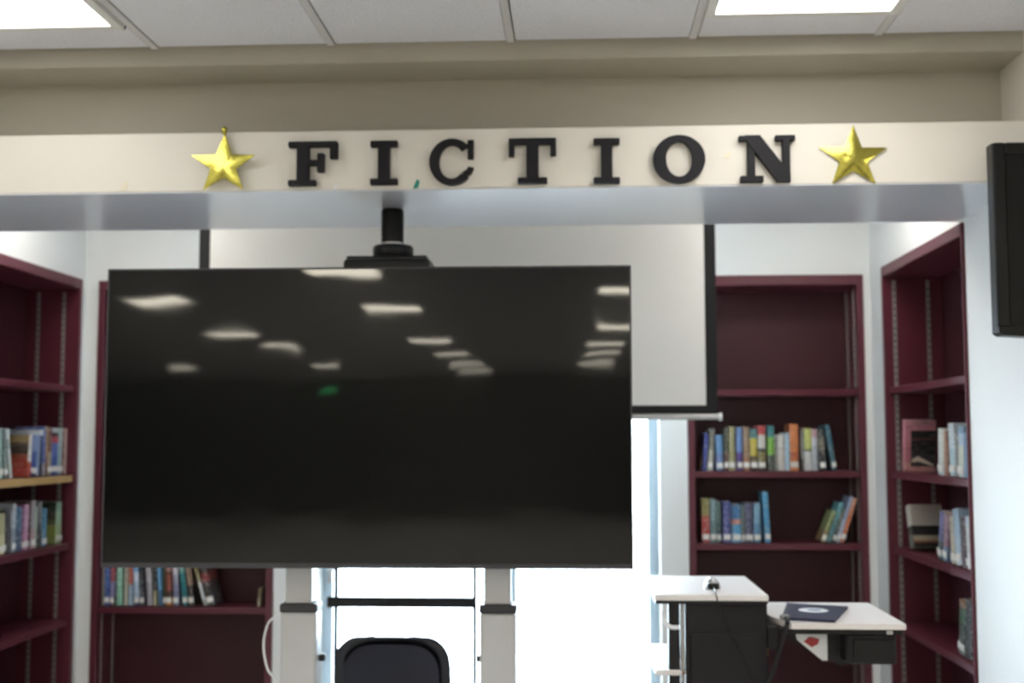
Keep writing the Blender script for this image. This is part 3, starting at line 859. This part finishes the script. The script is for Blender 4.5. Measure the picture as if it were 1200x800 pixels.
# ============================================================ PROJECTOR POLE UNDER THE HEADER
pj = thing('projector_mount', 'black projector pole with flange hanging from the header beam', 'mount', (-.648, 4.212, BZ0))
bm = new(); add_lathe(bm, [(.040, 2.285), (.040, 2.400), (.037, BZ0 - .001)], -.648, 4.212, 28); obj('pole', bm, 'black', pj, smooth=True)
bm = new(); add_lathe(bm, [(.033, 2.278), (.043, 2.281), (.043, 2.288), (.033, 2.291)], -.648, 4.212, 28); obj('ring', bm, 'silver', pj, smooth=True)
bm = new(); add_lathe(bm, [(.066, 2.232), (.072, 2.238), (.072, 2.270), (.066, 2.278), (.03, 2.279)], -.645, 4.212, 32); obj('collar', bm, 'black', pj, smooth=True)
bm = new(); add_box(bm, -.795, -.515, 4.12, 4.30, 2.219, 2.231, bev=.003); obj('plate', bm, 'blackmetal', pj)
pr = thing('projector', 'black projector hanging on the pole, hidden behind the big display', 'projector', (-.65, 4.22, 2.10))
bx('body', 'black', pr, -.80, -.50, 4.08, 4.36, 2.10, 2.218, bev=.015, seg=2)
bm = new(); add_prism(bm, [(-.71 + .03 * math.cos(a * PI / 10), 2.155 + .03 * math.sin(a * PI / 10)) for a in range(20)], 1, 4.361, 4.385); obj('lens', bm, 'silver', pr)

# ============================================================ PROJECTION SCREEN
SY = 5.30
ps = thing('projection_screen', 'white pull-down projection screen with black border behind the big display', 'projection screen', (-.53, SY, 1.68))
SX0, SX1 = -1.692, .617
bx('fabric', 'screen_fabric', ps, SX0 + .05, SX1 - .05, SY, SY + .003, 1.74, 2.80)
bm = new()
add_box(bm, SX0, SX0 + .05, SY, SY + .003, 1.70, 2.80); add_box(bm, SX1 - .05, SX1, SY, SY + .003, 1.70, 2.80); add_box(bm, SX0 + .05, SX1 - .05, SY, SY + .003, 1.70, 1.74)
obj('black_border', bm, 'screen_border', ps)
bm = new(); add_tube(bm, [(SX0 - .01, SY, 1.690), (SX1 + .012, SY, 1.690)], .0135, 14); obj('bottom_bar', bm, 'silver', ps, smooth=True)
for x in (SX0 - .014, SX1 + .005):
    bm = new(); add_tube(bm, [(x, SY, 1.690), (x + .013, SY, 1.690)], .017, 14); obj('end_cap', bm, 'white', ps)
bx('roller_case', 'white', ps, SX0 - .06, SX1 + .06, SY - .05, SY + .07, 2.79, 2.898, bev=.015, seg=2)

# ============================================================ DARK DISPLAY AT THE RIGHT EDGE
rt = thing('wall_display', 'black wall display cut off by the right edge of the photo', 'display', (1.80, 3.76, 1.905))
bm = new(); zc = 1.93
pts = [(1.288, 2.505), (1.288, 1.918), (1.30, 1.909), (1.45, 1.900), (1.82, 1.893), (2.19, 1.900), (2.34, 1.909), (2.352, 1.918), (2.352, 2.505)]
add_prism(bm, pts, 1, 3.74, 3.79); obj('housing', bm, 'black', rt)
bm = new()
add_box(bm, 1.288, 1.325, 3.728, 3.739, 1.935, 2.505, bev=.004); add_box(bm, 2.315, 2.352, 3.728, 3.739, 1.935, 2.505, bev=.004)
add_box(bm, 1.325, 2.315, 3.728, 3.739, 2.468, 2.505, bev=.004); add_prism(bm, [(1.288, 1.935), (1.288, 1.918), (1.30, 1.909), (1.45, 1.900), (1.82, 1.893), (2.19, 1.900), (2.34, 1.909), (2.352, 1.918), (2.352, 1.935)], 1, 3.728, 3.739)
M['piano'] = mat('gloss_black_bezel', rgb(7, 7, 8), 0.35, spec=0.25)
obj('bezel', bm, 'piano', rt)
bx('screen', mat('matte_dark_panel', rgb(8, 8, 9), 0.45, spec=.2), rt, 1.325, 2.315, 3.734, 3.7395, 1.935, 2.468)
bx('wall_bracket', 'blackmetal', rt, 1.62, 2.02, 3.79, 3.878, 2.10, 2.32, bev=.004)

# ============================================================ RACK IN FRONT OF THE WINDOW
rk = thing('metal_rack', 'slim black metal rack with a crossbar standing before the bright window', 'rack', (-.78, 5.5, 0))
for x in (-1.092, -.461):
    bx('post', 'blackmetal', rk, x - .009, x + .009, 5.495, 5.505, .02, 1.45)
    bx('foot', 'blackmetal', rk, x - .012, x + .012, 5.30, 5.70, 0.001, .02, bev=.003)
bx('crossbar', 'blackmetal', rk, -1.131, -.459, 5.48, 5.494, .836, .884, bev=.003)
bx('crossbar', 'blackmetal', rk, -1.087, -.466, 5.495, 5.505, .12, .14, bev=.003)

# ============================================================ OFFICE CHAIR
ch = thing('office_chair', 'black office chair between the two stand columns, back to the window', 'chair', (-.697, 4.68, 0))
def shell(cx, cy, w_, z0, z1, depth, bulge, inset=0.0):
    bm = new()
    nx, nz = 20, 26
    def P_(u, v, side):
        hw = w_ / 2 * (0.92 + .08 * min(1, (1 - v) * 2.2 + .35)) 
        # rounded top corners
        z = z0 + (z1 - z0) * v
        r = .085
        top = z1 - r
        lim = hw
        if z > top:
            lim = hw - r + math.sqrt(max(0, r * r - (z - top) ** 2))
        rb = .06
        if z < z0 + rb:
            lim = hw - rb + math.sqrt(max(0, rb * rb - (z0 + rb - z) ** 2))
        x = u * (lim - inset)
        y = cy + bulge * (x / hw) ** 2 * -1 + .03 * math.sin(v * PI) 
        return (cx + x, y + side * depth * math.sqrt(max(0.02, 1 - (abs(u) ** 6))) , z)
    F = [[bm.verts.new(P_(-1 + 2 * i / nx, math.sin(PI / 2 * j / nz), -.5)) for i in range(nx + 1)] for j in range(nz + 1)]
    K = [[bm.verts.new(P_(-1 + 2 * i / nx, math.sin(PI / 2 * j / nz), .5)) for i in range(nx + 1)] for j in range(nz + 1)]
    for G in (F, K):
        for j in range(nz):
            for i in range(nx):
                bm.faces.new((G[j][i], G[j][i + 1], G[j + 1][i + 1], G[j + 1][i]))
    for j in range(nz):
        for i in (0, nx):
            bm.faces.new((F[j][i], F[j + 1][i], K[j + 1][i], K[j][i]))
    for i in range(nx):
        for j in (0, nz):
            bm.faces.new((F[j][i], F[j][i + 1], K[j][i + 1], K[j][i]))
    return bm
obj('backrest', shell(-.697, 4.62, .445, .44, .852, .05, .05), 'chairfab', ch, smooth=True)
o_ = obj('back_pad', shell(-.697, 4.585, .36, .47, .822, .02, .04), 'chairback', ch, smooth=True)
bx('seat', 'chairfab', ch, -.93, -.465, 4.64, 5.08, .42, .48, bev=.03, seg=3)
bx('back_bracket', 'blackmetal', ch, -.73, -.665, 4.57, 4.66, .36, .52, bev=.006)
bm = new(); add_lathe(bm, [(.028, .12), (.028, .28), (.018, .281), (.018, .42)], -.697, 4.86, 16); obj('gas_column', bm, 'blackmetal', ch, smooth=True)
for k in range(5):
    a = 2 * PI * k / 5 + .3
    dx, dy = math.cos(a), math.sin(a)
    bm = new(); add_tube(bm, [(-.697 + .02 * dx, 4.86 + .02 * dy, .12), (-.697 + .28 * dx, 4.86 + .28 * dy, .075)], .018, 8)
    lg = obj('base_leg', bm, 'blackmetal', ch)
    bm = new(); add_lathe(bm, [(.012, .002), (.026, .012), (.028, .028), (.02, .05), (.008, .07)], -.697 + .28 * dx, 4.86 + .28 * dy, 12); obj('caster', bm, 'black', lg, smooth=True)

# ============================================================ WHITE-TOPPED CART WITH SIDE SHELF
ct = thing('media_cart', 'black media cart with white top and lower white side shelf, right of display', 'cart', (.43, 4.17, 0))
bx('worktop', 'cart_top', ct, .247, .607, 3.912, 4.44, 1.082, 1.102, bev=.003)
bx('edge_strip', 'black', ct, .250, .604, 3.915, 4.437, 1.072, 1.082)
bx('cabinet', 'cart_body', ct, .345, .604, 3.93, 4.43, .12, 1.072, bev=.004)
bx('cabinet_door', 'cart_body', ct, .360, .590, 3.922, 3.930, .18, .98, bev=.002)
bx('frame_post', 'blackmetal', ct, .292, .327, 3.935, 3.985, .12, 1.072, bev=.003)
bx('frame_rail', 'strip', ct, .330, .342, 3.93, 3.95, .12, 1.072, bev=.002)
bx('lower_tray', 'cart_top', ct, .247, .345, 3.93, 4.43, .845, .862, bev=.003)
bm = new(); add_tube(bm, [(.275, 3.93, 1.04), (.278, 3.92, 1.02), (.295, 3.915, 1.00), (.325, 3.92, .998)], .007, 8, 6); obj('white_hose', bm, 'white', ct)
bx('base', 'cart_body', ct, .25, .604, 3.90, 4.46, .06, .12, bev=.006)
for x in (.285, .57):
    for y in (3.94, 4.42):
        bm = new(); add_prism(bm, [(y + .03 * math.cos(a * PI / 8), .0305 + .03 * math.sin(a * PI / 8)) for a in range(16)], 0, x - .012, x + .012); obj('caster', bm, 'black', ct)
# side shelf, mitred front left corner
bm = new(); add_prism(bm, [(.668, 3.872), (1.023, 3.872), (1.023, 4.36), (.668, 4.36), (.628, 4.30), (.628, 4.02)], 2, 1.002, 1.020)
ss = obj('side_shelf', bm, 'cart_top', ct)
bx('shelf_underframe', 'blackmetal', ss, .640, 1.015, 3.885, 4.35, .985, 1.001)
bx('hinge_block', 'blackmetal', ct, .604, .640, 3.93, 4.36, .93, 1.0, bev=.003)
bm = new(); add_prism(bm, [(.640, .985), (.86, .985), (.86, .87), (.84, .87), (.652, .965)], 1, 3.99, 4.0); obj('support_bracket', bm, 'blackmetal', ss)
bx('control_box', 'cart_body', ss, .845, 1.000, 3.90, 4.06, .890, .984, bev=.005)
bx('control_box_face', 'black', ss, .865, .990, 3.893, 3.90, .900, .968, bev=.002)
bm = new(); add_prism(bm, [(.700, .9745), (.705, .952), (.783, .888), (.800, .888), (.800, .978), (.71, .984)], 1, 3.975, 3.98)
pc = obj('instruction_card', bm, 'white', ss)
pc['label'] = 'white card with a red mark'
bm = new(); add_prism(bm, [(.725, .948), (.745, .962), (.775, .955), (.770, .940), (.750, .930)], 1, 3.972, 3.975); obj('red_mark', bm, 'red', ss)
bx('release_button', 'silver', ss, .965, .985, 3.880, 3.885, .986, .998, bev=.002)
bx('yellow_tag', 'yellow', ct, .6045, .6075, 3.95, 3.965, .905, .935)

o = thing('mouse', 'small silver and black computer mouse on the taller white cart top', 'mouse', (.447, 4.08, 1.102))
bm = new()
bmesh.ops.create_uvsphere(bm, u_segments=16, v_segments=10, radius=1)
for v in bm.verts:
    v.co = Vector((.447 + v.co.x * .028, 4.08 + v.co.y * .045, 1.1025 + max(0, v.co.z) * .036))
obj('shell', bm, 'silver', o, smooth=True)
bx('button_pad', 'black', o, .428, .466, 4.028, 4.050, 1.103, 1.124, bev=.006, seg=2)

fd = thing('folder', 'dark navy folder with a pale oval emblem on the lower white shelf', 'folder', (.78, 4.06, 1.021))
bm = new(); add_prism(bm, [(.650, 3.935), (.805, 3.880), (.915, 4.195), (.725, 4.272)], 2, 1.021, 1.030); obj('cover', bm, 'navy', fd)
bm = new(); add_prism(bm, [(.780 + .048 * math.cos(a * PI / 10) , 4.09 + .052 * math.sin(a * PI / 10)) for a in range(20)], 2, 1.0302, 1.0306); e_ = obj('emblem', bm, 'white', fd)
bm = new(); add_prism(bm, [(.780 + .024 * math.cos(a * PI / 8) + .004, 4.095 + .020 * math.sin(a * PI / 8)) for a in range(16)], 2, 1.0307, 1.0309); obj('emblem_centre', bm, mat('dull_blue_ink', rgb(120, 140, 170), .5), e_)

wb = thing('cable_adapter', 'small grey plug adapter at the left corner of the lower white shelf', 'adapter', (.662, 3.96, 1.021))
bx('body', 'strip', wb, .648, .676, 3.93, 3.96, 1.021, 1.036, bev=.003)
bx('plug', 'black', wb, .655, .669, 3.905, 3.93, 1.024, 1.034, bev=.002)
c1 = new(); add_tube(c1, [(.447, 4.03, 1.112), (.442, 3.95, 1.112), (.440, 3.905, 1.106), (.452, 3.90, 1.06), (.480, 3.895, .99), (.520, 3.89, .91), (.550, 3.885, .84), (.555, 3.885, .76)], .0022, 6, 6)
tag(obj('mouse_cable', c1, 'black'), 'thin dark cable running from the mouse down the cart front', 'cable')
c2 = new(); add_tube(c2, [(.662, 3.903, 1.029), (.655, 3.86, 1.02), (.642, 3.862, .98), (.628, 3.868, .93), (.610, 3.875, .87), (.580, 3.88, .80), (.575, 3.868, .70)], .008, 8, 6)
tag(obj('cable_bundle', c2, 'blackmetal'), 'thick black cable bundle hanging between the cart top and its lower shelf', 'cable')

# green-lit sign at the far end of the room, seen only as a reflection
ex = thing('exit_sign', 'small green-lit sign far behind the camera, a green glint in the big screen', 'sign', (-4.75, -17.2, 2.5))
bx('housing', 'white', ex, -4.93, -4.57, -17.26, -17.2, 2.42, 2.62, bev=.004)
bx('lit_panel', 'exitgreen', ex, -4.91, -4.59, -17.2, -17.195, 2.44, 2.60)
bx('hanger', 'white', ex, -4.76, -4.74, -17.24, -17.22, 2.62, 2.904)

# small dark hook in the ceiling near the left light
hk = new(); add_lathe(hk, [(.009, 2.893), (.012, 2.898), (.012, 2.9035)], -1.43, 3.66, 12)
tag(obj('ceiling_hook', hk, 'blackmetal', loc=(-1.43, 3.66, 2.9)), 'tiny dark hook on the ceiling beside the top left light', 'hook')
